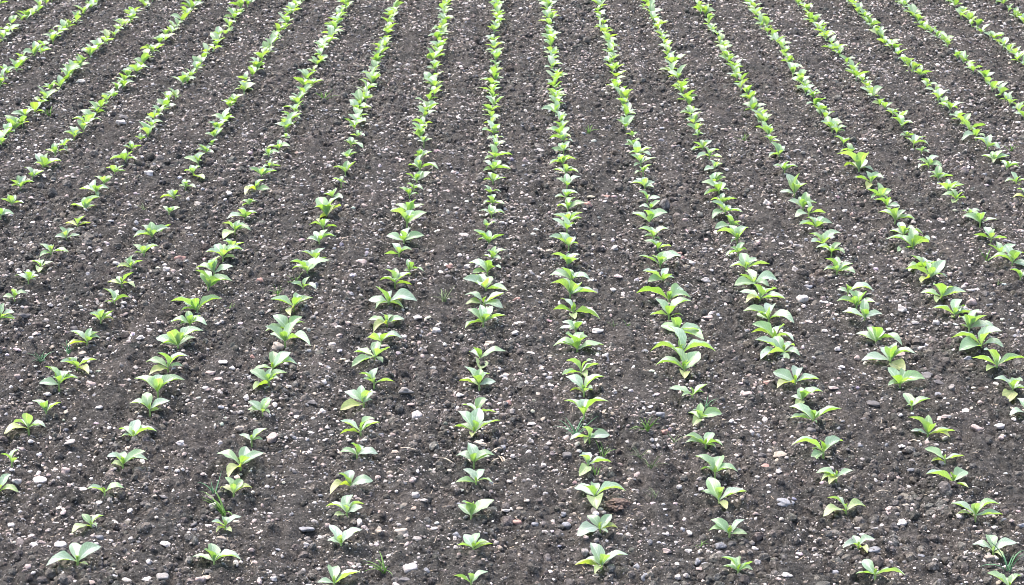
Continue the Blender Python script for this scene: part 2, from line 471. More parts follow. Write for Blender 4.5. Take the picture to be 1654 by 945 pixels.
# ------------------------------------------------------------------ tracings of the photograph
# Every line is a window (its left and top pixel, enlarged 3.857 times) and what stands on the soil in it.
# seedling: foot x,y : leaf tips x,y   (f = rises towards the viewer, y = yellowing, B = broad)
PLANTS = '''
@0,700
75,212: 8,142f 112,112B 128,165f
-5,392: 50,275 122,388y 20,340f
834,68: 846,-57B 975,18 764,48f 735,5
768,245: 690,172f 690,218y 910,140f 912,195 725,155
655,420: 560,378f 768,372 660,385f
570,608: 508,522 640,535 472,638y 610,600
485,828: 428,695 312,835 618,718 555,830y 480,770f
@275,700
508,92: 430,38 600,0 580,68f 505,45f
440,250: 462,115 290,158 578,155 535,190f 385,310y
398,440: 340,330 440,345 508,395y 405,370f 300,400y
345,640: 270,590f 440,558 325,560 390,650y 300,655y
275,832: 245,698B 135,780 440,800 225,735f 330,775f
@550,700
5,740: -75,605 -80,700f 130,635 10,665f
-38,965: -65,845 -140,940f 120,875
105,182: -5,150 70,90f 130,108 232,155 40,130
62,352: 60,245B 200,312 -10,265f -50,395y
40,548: 70,412 145,472 140,490f -90,485 0,470f -40,555y
830,208: 795,65B 720,148 960,145 840,130f 930,150f
845,380: 765,278 895,280 720,360f 945,360
815,565: 735,485 760,465f 955,455 825,475f
828,785: 770,680 860,670B 725,748f 910,720f 948,740y
815,990: 708,925 918,898 800,910f
@825,700
490,105: 440,22f 525,70 370,100 458,125y 615,70
480,270: 465,175B 425,195f 625,235 420,320y
525,445: 400,375 450,362f 520,348 715,395B 530,508yB
555,655: 480,557 628,550 410,685 665,635y 600,665
565,885: 500,725B 730,798 400,865y 470,825 520,915y 600,800f
@1100,700
152,118: 20,50f 205,28B 30,90 250,110 210,118f
210,300: 88,172 262,172 350,270 125,258 290,262f
235,475: 178,318 410,405 135,405 250,380f 270,515y
300,680: 190,572 175,640 398,570B 405,662
355,930: 250,820 370,815B 448,850 265,875 445,900f
885,165: 685,100f 1020,75 800,210 925,100f 820,125
965,325: 845,285 1055,270f 905,355y 865,335y 945,285f
1025,515: 920,425B 875,538y 1000,455f 1157,480y
@1374,700
45,750: 25,668 148,690 -60,745 85,775y
150,955: 95,838 30,925 330,935B 185,910f
585,185: 468,100 705,145 570,150f 500,180y
635,350: 465,280f 735,262 715,365yB 640,290f
775,555: 632,460 935,470B 770,460f 940,530 655,535y
888,745: 875,632 768,690 1038,680 930,770y 890,700f
985,1000: 855,892 1075,905 960,920
@0,465
95,115: 25,95 170,75 90,45f
0,218: 100,168f 110,210 -60,180
715,135: 645,40 808,95 660,120
760,40: 670,20y 855,50y 830,-41 725,-16
630,265: 575,205f 620,180 705,188 708,245y
545,380: 440,300 605,310 432,390y 622,345
480,510: 390,465f 598,452 575,540y 455,440
370,650: 278,515 245,620 485,590 435,545
290,805: 200,712 372,725
180,910: 185,800fB 75,865 290,890 50,930y 245,880
935,808: 905,680B 1055,735 815,752f 990,785y
985,690: 835,590 1146,598 995,590fB 1000,570
1050,545: 910,490 995,435f 950,570y 1171,455 1136,515
@275,465
50,395: -90,335 12,295f 200,288 -55,380 145,330
125,270: 145,195f 185,200 5,245 65,255f 235,260
170,168: 10,100f 320,85B 170,80f 75,160 85,100
240,45: 210,-75B 385,-10 230,-30f
830,45: 760,0f 915,38f 870,-40
770,150: 630,95f 885,85 765,195y 790,65 830,85f
735,290: 640,185B 840,232 600,285 820,195
715,380: 615,320B 885,395B 700,310f
640,540: 630,415B 530,525 788,495 745,420
615,660: 500,575 725,590 540,695y 615,595f
578,830: 610,725 485,750 485,805f 625,825
@550,465
300,115: 225,0f 175,85 475,90 395,135B 225,140f 300,30
340,20: 280,-75f 440,-50 245,-5 445,20y
290,240: 175,210 260,172f 398,205 215,285y 330,180
255,358: 180,315f 305,290f 385,325 220,295
215,470: 80,425 305,395 80,515B 265,490
210,635: 118,555 335,605 225,585f
145,750: 25,665 195,665 10,780y 195,715f
125,925: 0,840B 215,825f 245,850 0,925y
905,30: 765,-45f 1040,30B 930,-60
895,135: 775,65 1020,55f 780,125y 1010,150
890,250: 790,150 945,125 1030,185 780,265f
870,490: 805,440 830,410f 1030,435 870,545yB
865,645: 775,515 930,560 740,605y 965,610
850,795: 760,735 900,690 975,785 850,770f
835,925: 735,785 995,842 705,880 835,840f 820,945y
@825,465
370,70: 245,-10f 540,50B 400,5 490,45
390,175: 310,75 265,145 550,205B 400,115f 395,205y
405,290: 320,220f 450,215 305,260
415,410: 340,300fB 265,380 580,370 455,290 310,350
440,560: 318,560B 345,470f 510,465f 550,495 470,580yB
455,690: 345,580 580,578 370,670y 510,665y 450,640f
455,845: 335,745B 605,750f
985,95: 785,40 1060,0 1120,70 985,30f
985,195: 865,180 1126,90 1080,190y 965,130
1030,320: 945,260 1005,215f 1190,305B 1190,350f
1060,440: 870,410 1275,410B 1065,345 1080,465y 1000,395f
@1100,465
20,565: -160,520 115,432 10,600y 95,530
70,720: -70,660 165,632 0,710 145,690f
115,860: 50,810 70,790f 255,815 65,890y
490,125: 370,70 600,50 640,115 395,140y 430,20f 560,120
545,230: 385,165f 585,130 690,240 480,180 620,205f
580,335: 440,235f 655,240 690,340 445,290y
640,430: 465,340B 645,520B 715,380 730,440 485,462f
710,620: 575,545 750,520 860,590 585,645y 720,590f
750,745: 690,705f 885,675 720,670f 700,775y
820,875: 680,780 1000,790 680,850 820,800f 860,810 840,880f
455,12: 412,-80 600,-20 325,12 465,-40f 540,18
@1374,465
-15,42: -80,15f 140,20 10,0f
35,155: 55,50 10,80f 135,115f -92,110f
85,250: -52,200 200,210 110,210f
155,375: 40,310 225,295 300,385 130,270f 190,350f
245,500: 65,480 210,400 390,440f 310,548yB
305,628: 235,560f 355,530 465,578 225,618
380,755: 350,655B 500,690 345,735f
480,920: 360,800 650,885B 380,885 610,925y
565,85: 495,0f 440,50 720,45 510,110y 650,10 620,20
645,190: 700,80 515,135 765,170 620,195y 720,125
735,300: 695,215 830,205f 690,265f 890,285f
810,425: 625,360 905,315f 935,415 650,435f 790,370
905,555: 800,440f 760,490 1085,490B 825,570y 910,465
1005,690: 885,605f 1050,605 925,755y 1090,670f
1100,835: 980,820 1045,715 1180,780
@0,225
405,65: 370,15 460,15f 350,55 425,80
345,110: 280,80 345,60f 430,90
270,185: 215,95 380,135 225,155f 310,180y
205,260: 150,190 275,210 258,240
130,340: 75,280f 155,260 215,295 75,320
75,430: 90,365 10,390f 155,415
5,500: 0,445 85,470 -50,450
880,38: 840,5 920,15f 880,-20
820,95: 810,28 885,62 775,60f
785,165: 780,80B 855,152 690,155 800,150f
715,230: 660,190 775,175f 780,205
650,298: 590,245 700,245
600,360: 495,325 675,325 590,305f 620,375f
535,465: 435,432 625,380 520,410f 590,430
485,555: 400,535y 530,485 560,530y 480,530f
415,650: 465,580 500,620 345,630 410,620f
320,740: 305,675B 430,720 260,750
255,825: 195,778 330,780 262,845y
180,925: 170,838 85,882 250,880f 230,905
1086,400: 1000,395y 1045,348 1125,378 1090,370f
1055,495: 1015,440 1120,450 1045,450f
1000,585: 935,540 1062,525
950,650: 880,568 1050,585 845,645f 930,590f
900,765: 830,695 990,705 840,745f
820,865: 785,800 885,815 730,855y
@275,225
265,50: 300,5f 235,35f 265,10
225,105: 175,50 160,85 275,98 250,75f
175,175: 85,128 205,100 200,150f
145,245: 85,210 190,180 225,260y
95,320: 80,260 55,300f 165,312 135,275f
720,10: 690,-5f 750,5 720,-25
675,75: 600,60 690,30f 750,45f
615,130: 580,115 680,98 630,85
620,195: 580,185 680,145 690,178 595,150
570,270: 500,210f 665,230 570,205 505,225
535,350: 480,318 620,335 590,280 550,310f 480,375y
495,425: 445,395 525,385f 540,400 450,430f
470,515: 430,450f 540,475 365,510
405,605: 480,560f 385,545 505,590 345,640y
385,710: 335,660f 460,670 380,660
330,785: 280,690 455,725 230,740f 405,775y
275,875: 260,780 390,820 160,835
1065,300: 1010,265f 1085,270 1100,290
1010,375: 960,345f 1040,305 1080,370
975,510: 1060,385 920,390 905,455f 1055,445y 940,545y 985,440f
955,610: 870,575f 990,545 1040,588 905,560
930,700: 850,670 1030,655 895,620 890,655
905,795: 960,710 820,730f 975,770f 870,790
855,875: 755,805f 990,795 760,850 840,800
@550,225
110,15: 155,5 60,0 110,-30
65,75: 35,25 110,30 145,80
45,145: 5,100 105,95f 60,90
30,225: 95,145 0,180 -46,185
520,55: 500,5 570,20 480,35f
490,130: 520,70f 570,72 455,95 460,130y
495,200: 420,165 500,155f 610,190
475,270: 405,215 560,205 480,215 445,255
455,345: 410,295 500,320f 515,335
430,400: 365,335 490,375 430,350
425,485: 430,415fB 310,470 520,425 340,425
415,575: 320,490f 535,495 425,510f 440,480
395,665: 385,590f 290,620 520,620 440,655y
365,740: 320,660B 430,685f 445,700 275,725
430,845: 400,830f 480,820 520,835
965,20: 945,-10 1020,5 915,10
970,70: 925,60 1030,25 960,35f
960,140: 920,95f 1070,110 900,135
950,205: 885,145 960,150f 1060,195 890,205
950,290: 915,220 1030,255 890,270f 980,235
930,355: 895,325f 1000,340 935,310
945,430: 965,360 915,375f 1020,420 890,420
940,505: 860,460 945,430 1025,480
910,600: 890,570f 980,560
925,680: 830,590f 1020,620 860,650 940,630f
945,790: 890,760 1030,725 1000,780
915,860: 800,790 900,780f 1000,825f 825,855f
@825,225
325,45: 240,20 310,0f 385,40 355,5
330,110: 310,50 380,95f 245,98
325,180: 305,110B 240,178 410,150 370,120f
340,245: 340,195 265,215 420,235
350,325: 280,265 435,255
345,390: 340,330 420,355f 275,375
355,465: 345,390B 460,410 290,435f
360,540: 265,485 445,470f 445,505
350,620: 260,535 400,565 350,590f
360,715: 380,640B 240,640f 420,685f
355,815: 250,735f 415,765f 395,740
380,910: 310,820f 245,870 490,895 420,850
760,12: 715,-10 790,-20 750,-30f
765,80: 715,35f 805,30f 710,65
790,120: 735,105 880,70 870,120
810,180: 745,115f 900,135f 765,185 820,130
825,245: 825,200f 880,185 770,240f
835,320: 835,250B 745,290f 900,280 890,315f
850,410: 795,345f 930,385 855,365
870,465: 800,440 930,400 880,445f
865,550: 755,480 975,475 880,480f
890,640: 795,570f 985,575 830,620 925,635
915,735: 830,670f 1000,705f 925,670
930,815: 800,745 1065,750 910,745f 880,745
950,910: 820,840f 980,820 1020,885 850,905f 960,880f
@1100,225
105,10: 70,0 140,-5 105,-35f
135,90: 70,45f 190,35 60,95f
175,150: 160,105f 240,100 250,145 90,155
210,215: 140,215 260,170 200,180f
205,290: 200,230 280,240f 265,215
235,360: 125,295f 270,295 300,345 140,375
255,420: 310,375f 230,375f 350,380 185,390
275,495: 185,415f 380,480 190,520 310,440
310,580: 270,505f 365,545f 205,585 365,565
350,655: 210,600f 425,570 310,665 355,620f
355,745: 400,670 325,700 275,750 410,715
405,850: 385,740 475,770B 555,810B 300,830 400,800f
555,45: 515,5f 600,5 610,35
610,150: 560,55 640,80 540,150
645,230: 670,155f 570,180f 725,190f 640,165
705,375: 660,240B 785,300 615,355 735,235f
760,470: 670,410 780,355 845,425 745,400f
795,510: 700,515 900,490 830,450
840,590: 780,520 890,515 730,565f 945,560
885,690: 805,610B 995,605 800,660f 870,660f
935,760: 835,720f 1010,755 890,720 960,700
970,860: 885,840 895,765f 1070,795 1075,855
@1374,225
-45,58: -105,5 -5,20f -60,10
0,110: -20,40B 20,75f -70,95
50,225: -92,120f 5,155f 95,150 130,225 -32,200y
125,300: 20,260 195,240 80,330y 110,255f
190,380: 95,315f 255,320 120,375
225,440: 140,390f 250,385 300,425f
275,545: 205,450f 345,470 175,485 395,530 270,520f
330,610: 295,545f 250,575 365,570 445,595f
385,700: 310,625B 500,660 220,640 280,715f
460,800: 385,715 500,765f 545,760 340,830
495,895: 345,835 590,780 500,820f 590,885f 415,920y
345,10: 300,0 400,0f 350,-30
390,75: 340,20 470,15 475,65
440,125: 400,95 465,85f 480,115
485,190: 415,140 550,120 480,135f 410,195 560,180f
545,270: 485,215 640,245 545,225f 490,250
605,340: 525,285f 710,292 600,300f 560,310
655,410: 565,365f 680,360 720,385f 620,425y
740,490: 690,445 800,445f 760,440
805,550: 760,465 900,520f 700,495
875,640: 840,555B 770,600 970,620f
930,735: 855,660B 1020,665f 1025,705
1005,815: 960,750fB 1085,740 870,780 1090,830
1055,900: 985,835f 1120,850 1050,840
780,10: 680,25 800,-10f 830,5
850,90: 765,20 890,50f 920,85
890,150: 820,115 950,80 900,110f 990,115 870,160y
970,205: 940,145 1050,160f 1050,190
1030,290: 1000,210 1085,260f 955,275 1020,300y
1090,390: 1045,325 1010,380y 1130,340
'''

STONES = '''
@0,700
430,92,95,40,g 245,143,38,28,w 410,232,58,60,p 230,248,40,45,p 250,300,90,45,w 248,332,34,28,b 106,308,62,55,w 510,325,70,40,w 172,392,28,28,w 360,460,44,18,w 395,465,36,14,w 130,545,70,35,b 72,603,44,38,w 372,586,46,30,w 620,505,42,40,p 712,565,58,30,w 810,500,36,50,w 772,448,30,22,b 795,532,44,30,g 580,648,40,40,p 622,645,48,44,b 600,684,38,30,w 500,676,36,24,p 500,708,80,42,g 378,702,84,24,w 200,660,50,38,p 212,706,56,44,w 330,865,60,40,w 625,795,32,28,w 710,882,56,36,b 550,920,90,50,p 930,802,46,56,w 915,916,70,26,w 1015,925,80,60,g 1030,690,70,40,w 790,922,70,44,g 840,800,50,40,p 1020,432,60,34,d 700,822,38,18,w 140,110,44,40,p 518,30,30,28,p 625,70,50,24,w 90,690,28,28,w 975,540,28,26,w
@275,700
640,25,80,95,p 65,60,60,40,w 315,80,40,44,w 205,278,46,28,w 275,460,70,50,w 248,572,38,28,w 412,312,60,36,t 322,685,70,50,t 228,880,70,36,t 240,840,60,40,d 565,624,62,32,p 515,380,28,30,w 708,334,26,26,w 574,440,22,40,t 900,445,36,44,w 940,395,60,34,b 850,580,100,50,b 940,617,62,50,w 850,715,42,40,w 872,688,34,30,w 926,703,50,34,p 645,903,48,40,w 760,240,44,40,g 190,915,70,60,p 665,725,50,30,b
@550,700
118,565,34,70,w 242,610,42,60,t 380,595,95,65,t 435,842,95,80,w 345,925,50,50,w 400,912,80,60,d 225,672,32,20,w 468,400,50,60,w 460,478,46,28,p 520,470,50,26,g 545,582,26,22,w 600,560,34,26,w 740,378,60,36,w 1030,485,60,24,w 700,425,24,36,w 985,700,42,36,p 730,640,70,50,b 340,105,50,30,t 870,80,80,36,t 1048,92,36,26,w 480,650,60,28,g 190,815,30,20,w 120,832,24,24,w 80,832,40,18,w 60,805,50,34,p 885,795,36,28,w 560,215,34,26,t 150,55,38,24,w 978,435,34,20,w
@825,700
258,115,34,40,p 125,50,44,40,w 350,130,60,60,d 626,218,36,26,w 720,318,44,40,t 985,80,44,30,w 1050,345,40,44,w 330,498,36,44,b 345,555,60,56,b 100,474,40,30,w 130,555,44,28,w 40,575,60,44,r 440,618,66,30,p 150,590,48,44,b 255,612,34,24,w 400,310,30,34,t 890,466,44,28,w 1025,448,32,26,w 995,590,36,22,w 962,664,50,26,w 924,700,30,28,w 972,748,60,44,p 785,806,54,56,b 780,852,24,26,w 838,905,60,80,b 1040,905,44,56,w 460,770,50,60,g 950,478,28,24,w 955,520,36,22,w 300,700,40,20,b 745,295,50,22,p
@1100,700
508,120,50,40,d 615,133,88,36,t 345,135,38,26,w 520,200,66,40,r 555,268,36,36,p 118,308,42,34,w 100,388,44,36,b 125,368,40,36,w 645,460,122,38,b 705,418,36,26,b 600,430,24,26,t 470,520,56,30,p 625,552,34,36,w 560,632,60,30,p 808,608,58,36,w 870,635,44,34,g 885,690,28,20,w 735,770,50,24,w 815,760,28,18,w 245,718,72,58,b 460,722,48,36,w 478,780,40,46,w 105,795,36,60,b 150,832,50,28,b 120,852,60,34,p 660,910,70,44,w 960,855,50,50,b 45,740,50,30,w 1055,675,50,34,w 1055,135,36,28,w 925,150,56,32,t 885,335,46,24,w 262,328,36,28,p 308,320,24,34,w 10,592,30,50,b 20,555,26,36,w 440,15,30,30,w
@1374,700
318,80,46,32,w 290,250,44,36,p 235,260,40,30,w 322,538,56,66,w 520,583,50,30,w 380,482,24,40,w 245,455,60,44,p 345,437,50,24,t 293,448,34,34,p 65,605,64,40,w 45,555,50,34,w 135,655,44,36,w 250,695,56,32,w 140,765,88,36,b 130,830,40,40,w 440,782,50,26,b 660,418,58,60,p 895,570,48,46,w 780,622,60,26,p 725,720,44,66,w 860,800,70,50,t 1062,605,50,44,b 1045,475,34,26,t 533,253,44,32,w 635,930,50,36,w 1000,345,34,20,w 965,265,30,22,w 525,88,48,30,g 475,65,36,50,p
@0,465
498,118,40,30,w 460,232,60,60,d 150,185,80,50,d 198,300,40,26,w 110,395,50,22,w 30,480,60,30,p 297,662,56,38,w 110,555,44,38,p 770,590,60,38,p 565,575,70,60,p 612,492,34,24,w 555,490,44,44,w 515,430,50,40,t 935,275,50,30,w 875,318,60,28,w 830,305,22,36,w 845,432,44,22,t 620,760,50,34,w 465,798,32,36,w 395,797,20,20,w 600,855,40,18,w 395,725,40,26,g 990,237,36,30,w 175,45,36,22,w 45,410,30,22,w 685,348,30,28,w 215,485,44,24,w 645,895,40,26,p
@275,465
675,400,80,66,t 525,375,40,40,w 515,430,48,36,r 330,490,60,34,w 385,500,44,36,w 300,590,60,30,p 220,655,46,28,w 220,708,28,24,w 175,677,34,24,w 250,530,70,40,p 1055,300,44,36,p 1010,365,50,40,w 1055,408,40,28,w 1055,150,44,40,d 700,692,70,46,d 715,652,40,46,d 800,800,66,40,w 890,820,34,26,w 950,770,44,50,w 885,735,60,40,d 770,863,34,28,w 875,905,46,32,w 440,880,80,60,t 400,775,44,40,d 322,860,28,34,w 935,882,32,26,w 350,820,28,28,w 437,220,36,22,w 322,212,34,34,p 960,595,34,44,w 980,555,40,34,w 470,745,60,20,w 280,875,18,50,w 865,275,30,36,g
@550,465
525,108,76,48,w 480,195,56,36,w 545,222,48,24,w 600,272,62,46,w 690,258,44,42,b 505,368,46,24,w 360,403,34,30,w 650,352,26,36,w 405,640,100,66,g 435,720,60,26,p 475,803,66,80,w 415,845,56,30,w 345,820,40,34,w 655,850,30,34,d 745,670,50,36,w 725,730,50,44,w 945,672,60,44,w 990,694,40,30,w 970,722,44,22,w 1045,705,50,56,r 1035,525,66,36,p 1020,562,44,30,w 940,360,90,40,t 580,518,40,30,g 470,555,34,34,p 630,503,38,20,w 390,465,28,28,w 15,440,44,24,w 60,790,40,36,b 270,372,60,26,p 10,145,30,30,p 510,38,30,20,w 550,860,30,22,w 325,895,44,34,p 880,840,30,30,p
@825,465
45,215,70,36,w 28,290,48,34,w 125,425,54,28,w 40,70,60,40,r 245,180,50,24,p 540,275,80,36,w 590,425,50,70,w 700,365,40,24,w 750,435,34,18,w 835,385,44,40,b 795,513,40,38,p 980,470,40,26,r 880,535,40,28,w 240,540,70,44,b 155,565,40,30,p 250,595,46,30,w 225,735,76,60,b 130,828,56,26,w 310,745,26,22,w 715,635,28,22,w 748,640,34,28,w 645,625,36,16,w 640,665,50,30,w 870,748,36,20,w 855,780,50,30,w 780,825,70,30,p 930,830,60,50,b 960,885,44,48,r 992,880,28,34,b 145,910,44,34,p 590,790,50,30,t 275,660,30,34,p 910,650,40,24,w 245,507,36,24,w 145,715,26,30,p 630,885,28,16,w 245,428,40,22,g 135,775,36,30,w
@1100,465
755,85,76,70,w 765,135,30,34,w 170,175,90,46,p 232,195,28,26,w 295,145,40,26,w 380,350,50,36,w 895,272,42,32,w 790,230,60,36,p 1002,518,44,26,w 948,628,64,30,p 980,660,34,20,w 148,588,44,36,w 525,812,40,54,w 370,625,36,24,w 362,727,36,22,w 440,920,34,44,w 935,735,34,28,w 975,388,40,40,w 1030,330,30,24,w 948,325,26,20,w 320,410,40,28,p 410,680,70,44,p 810,905,60,60,d 800,640,80,34,p 100,40,26,22,w 860,620,34,22,w 760,370,20,40,w 575,780,36,18,w 970,170,34,22,w 885,80,30,50,p 540,570,60,24,r 470,430,24,30,p
@1374,465
320,157,58,46,w 437,402,56,56,w 730,468,56,46,b 470,560,90,60,d 540,592,80,30,d 295,428,90,40,p 430,300,50,32,w 460,300,30,30,w 470,355,60,26,w 715,765,76,36,w 785,870,84,56,p 925,878,66,44,w 225,817,66,40,w 460,640,50,34,p 305,770,60,56,g 545,658,50,34,b 630,645,44,50,g 575,800,80,44,p 590,838,60,36,p 765,612,34,24,w 850,640,36,36,w 990,597,50,40,p 775,712,44,24,w 755,680,30,20,w 45,610,30,30,b 530,220,44,44,w 590,235,44,30,w 650,250,44,20,w 945,220,34,26,w 1005,265,34,24,w 870,120,60,30,b 755,75,70,60,p 140,700,90,50,d 80,817,44,30,d 150,405,30,24,w 190,410,40,34,d 645,395,36,22,w 40,440,44,44,p 775,330,40,24,p 380,778,36,26,w
@0,225
930,213,66,40,w 420,225,44,24,w 490,213,40,34,p 205,508,38,20,w 185,645,34,28,w 655,622,34,24,w 672,655,28,28,p 550,837,36,40,w 725,795,46,34,w 1035,835,44,48,w 940,675,80,36,w 615,685,44,40,g 380,660,36,26,g 415,340,26,34,w 785,275,26,24,w 555,282,34,22,w 690,500,44,24,w 670,105,34,36,b 710,105,28,22,w 195,373,30,16,w 985,800,44,20,w 940,838,28,28,p 895,887,28,24,b 845,333,26,22,w 915,487,40,30,g
@275,225
350,365,76,44,w 180,400,70,44,g 490,690,56,34,p 112,558,44,26,w 150,772,34,24,w 215,733,30,36,w 645,850,40,38,w 820,697,70,34,b 585,675,50,18,p 840,553,36,24,w 680,360,24,30,w 818,352,26,24,w 880,115,60,28,w 498,88,36,28,w 388,195,28,22,w 790,80,34,24,p 1005,70,36,24,p 990,170,36,36,b 800,262,30,20,w 945,297,40,18,w 910,910,36,50,b 110,920,34,30,g 60,735,80,60,r 560,910,50,44,r 1068,650,30,40,b 400,458,22,18,w 585,405,30,26,w 600,550,20,24,w 60,240,30,26,w 20,770,28,16,w 820,645,40,30,p 1048,677,30,16,w 720,740,60,30,d
@550,225
360,105,60,40,p 600,62,44,28,p 325,175,50,34,p 150,410,44,40,p 40,425,34,36,p 80,432,28,24,w 628,825,48,40,w 770,590,70,44,w 795,785,56,50,w 545,775,36,36,t 800,728,34,36,w 165,700,26,34,w 75,880,40,26,w 245,160,22,40,w 590,545,44,18,w 670,460,20,44,w 690,550,36,18,w 675,165,34,22,w 720,430,44,26,p 790,385,36,20,w 640,260,40,22,w 630,300,30,30,g 575,705,30,22,w 130,780,70,40,p 680,875,80,40,d 470,860,50,24,w 100,175,34,26,p 680,800,50,36,r
@825,225
650,710,44,38,w 675,185,48,26,w 480,420,56,56,r 515,600,34,30,w 635,655,28,34,w 575,682,26,26,w 518,38,36,26,w 935,15,50,36,b 90,130,44,40,p 5,120,28,34,b 530,925,26,50,w 640,925,50,40,w 500,873,44,18,w 785,865,34,26,w 670,870,60,18,w 500,373,60,18,g 585,640,30,16,w 160,595,36,20,w 90,495,60,24,p 645,380,40,26,t 245,455,36,30,g 205,265,32,16,w 140,630,34,16,w 640,238,28,18,w 185,780,50,24,p 600,385,50,24,r 1040,720,60,24,r
@1100,225
535,415,56,44,w 155,890,64,44,w 712,830,46,34,w 720,650,40,34,w 70,765,44,36,w 483,645,26,40,w 480,155,44,24,w 290,728,46,30,w 285,187,34,22,w 315,112,56,24,w 40,560,44,20,w 25,510,40,30,g 800,765,60,36,d 930,462,34,28,p 975,360,34,30,p 950,440,26,24,w 760,95,34,28,p 590,385,30,28,w 500,555,30,24,w 615,280,44,24,w 10,740,30,40,r 375,490,40,50,p 620,655,50,24,w 790,905,60,40,b 1060,715,40,34,w 85,600,28,18,w 965,265,26,24,w 1065,465,26,34,p
@1374,225
705,195,56,48,p 760,177,44,26,w 555,493,66,30,p 400,468,36,30,p 1000,48,36,26,w 155,830,34,28,w 260,693,28,24,w 845,272,40,18,w 870,820,50,44,d 765,930,80,30,w 630,920,50,26,p 185,210,24,20,w 965,640,44,28,p 1025,395,54,40,p 50,672,22,28,p 540,145,44,34,d 815,400,36,18,p 825,435,34,22,w 700,320,30,14,w 955,910,34,22,w 130,790,28,16,w 410,775,30,20,w 835,215,30,50,b 650,450,36,24,p 720,885,34,24,w
@0,0
758,778,75,44,w 770,742,60,30,d 505,516,60,36,w 60,260,40,24,w 840,210,40,24,w
'''

TUFTS = '''
344,803,0.11,5,b 363,835,0.17,7,g 620,921,0.13,9,g 975,738,0.11,7,g 1050,766,0.11,8,d 1032,749,0.09,7,d
931,716,0.16,9,b 1058,812,0.08,5,d 1090,722,0.10,5,d 1045,704,0.12,12,g 67,583,0.10,11,b 111,572,0.13,6,b
1139,664,0.11,6,b 718,489,0.12,9,d 990,527,0.07,5,d 1014,529,0.07,5,g 1201,234,0.11,9,g 951,217,0.11,8,g
523,163,0.15,10,g 80,189,0.14,7,g 233,341,0.10,6,d 1594,424,0.17,5,g 1633,249,0.10,8,g 1628,930,0.19,5,b
374,505,0.06,5,g 449,481,0.11,7,g 478,466,0.11,8,g 963,775,0.08,5,g 1131,888,0.05,5,g 1612,462,0.07,5,d
'''
STRAWS = '''
219,890,14,-35 1427,800,24,8 1017,848,14,30 806,733,26,-60 812,738,24,-80 818,735,18,55 801,728,20,40 800,742,14,20
1270,410,22,3 344,335,16,62 205,349,13,60 660,740,26,-15 725,751,22,-38 1132,826,12,50 1645,610,14,40 1475,722,16,-30
'''
NUM = ['no', 'one', 'two', 'three', 'four', 'five', 'six', 'seven']
SC = 3.857

# ------------------------------------------------------------------ stones
def stone_mesh(seed, angular):
    bm = bmesh.new()
    bmesh.ops.create_icosphere(bm, subdivisions=3, radius=1)
    r = random.Random(seed)
    planes = [Vector((r.gauss(0, 1), r.gauss(0, 1), r.gauss(0, 1))).normalized() for _ in range(13 if angular else 9)]
    offs = [r.uniform(0.45, 0.78) if angular else r.uniform(0.6, 0.88) for _ in planes]
    ph = [Vector((r.uniform(-9, 9), r.uniform(-9, 9), r.uniform(-9, 9))) for _ in range(2)]
    from mathutils import noise as mn
    for v in bm.verts:
        c = v.co.copy()
        for n, o in zip(planes, offs):
            d = c.dot(n)
            if d > o: c -= n * (d - o) * (0.97 if angular else 0.85)
        c += c.normalized() * (0.34 * mn.noise(c * 1.3 + ph[0]) + 0.10 * mn.noise(c * 3.6 + ph[1]))
        v.co = c
    xs = [[v.co[i] for v in bm.verts] for i in range(3)]
    mid = Vector([(max(a) + min(a)) / 2 for a in xs]); sz = [(max(a) - min(a)) / 2 for a in xs]
    for v in bm.verts:
        q = v.co - mid
        v.co = Vector((q.x / sz[0], q.y / sz[1], q.z / sz[2]))
    m = bpy.data.meshes.new('stone'); bm.to_mesh(m); bm.free()
    m.polygons.foreach_set('use_smooth', [not angular] * len(m.polygons))
    if angular:
        m.polygons.foreach_set('use_smooth', [True] * len(m.polygons))
    m.materials.append(M_STONE)
    return m
STONE_MESH = [stone_mesh(i, i % 2 == 1) for i in range(14)]

def parse_tiles(txt):
    ox = oy = 0
    for ln in txt.strip().splitlines():
        if ln[0] == '@':
            ox, oy = map(float, ln[1:].split(','))
        else:
            yield ox, oy, ln

stones = []
for ox, oy, ln in parse_tiles(STONES):
    for tk in ln.split():
        x, y, w, h, c = tk.split(',')
        x, y, w, h = map(float, (x, y, w, h))
        px, py = ox + x / SC, oy + (y + 0.30 * h) / SC
        p, s, e = ground_at(px, py)
        wm, hm = w / SC / s, h / SC / s
        D = max(wm * 0.75, hm * 0.9)
        Z = max((hm - D * math.sin(e)) / math.cos(e), 0.42 * min(wm, D))
        stones.append(dict(p=p, w=wm, d=D, z=Z, c=c, area=w * h, ang=rnd.random() < 0.45))
stones.sort(key=lambda q: -q['area'])
# a few dozen more of the far stones, spread over the far field
CWORD = {'w': 'whitish', 'g': 'grey', 'b': 'blue-grey', 'p': 'pinkish grey', 'd': 'dark grey', 'r': 'reddish', 't': 'tan'}
STONE_THINGS = stones[:300]
extra = []
for q in stones[300:]:
    p = q['p']; z = hz(p.x, p.y)
    extra.append(((p.x, p.y, z + q['z'] * 0.28), (rnd.gauss(0, .15), rnd.gauss(0, .15), rnd.uniform(-.4, .4)),
                  (q['w'] * .47, q['d'] * .47, q['z'] * .5), tuple(v * rnd.uniform(.85, 1.15) for v in STONE_COL[q['c']])))

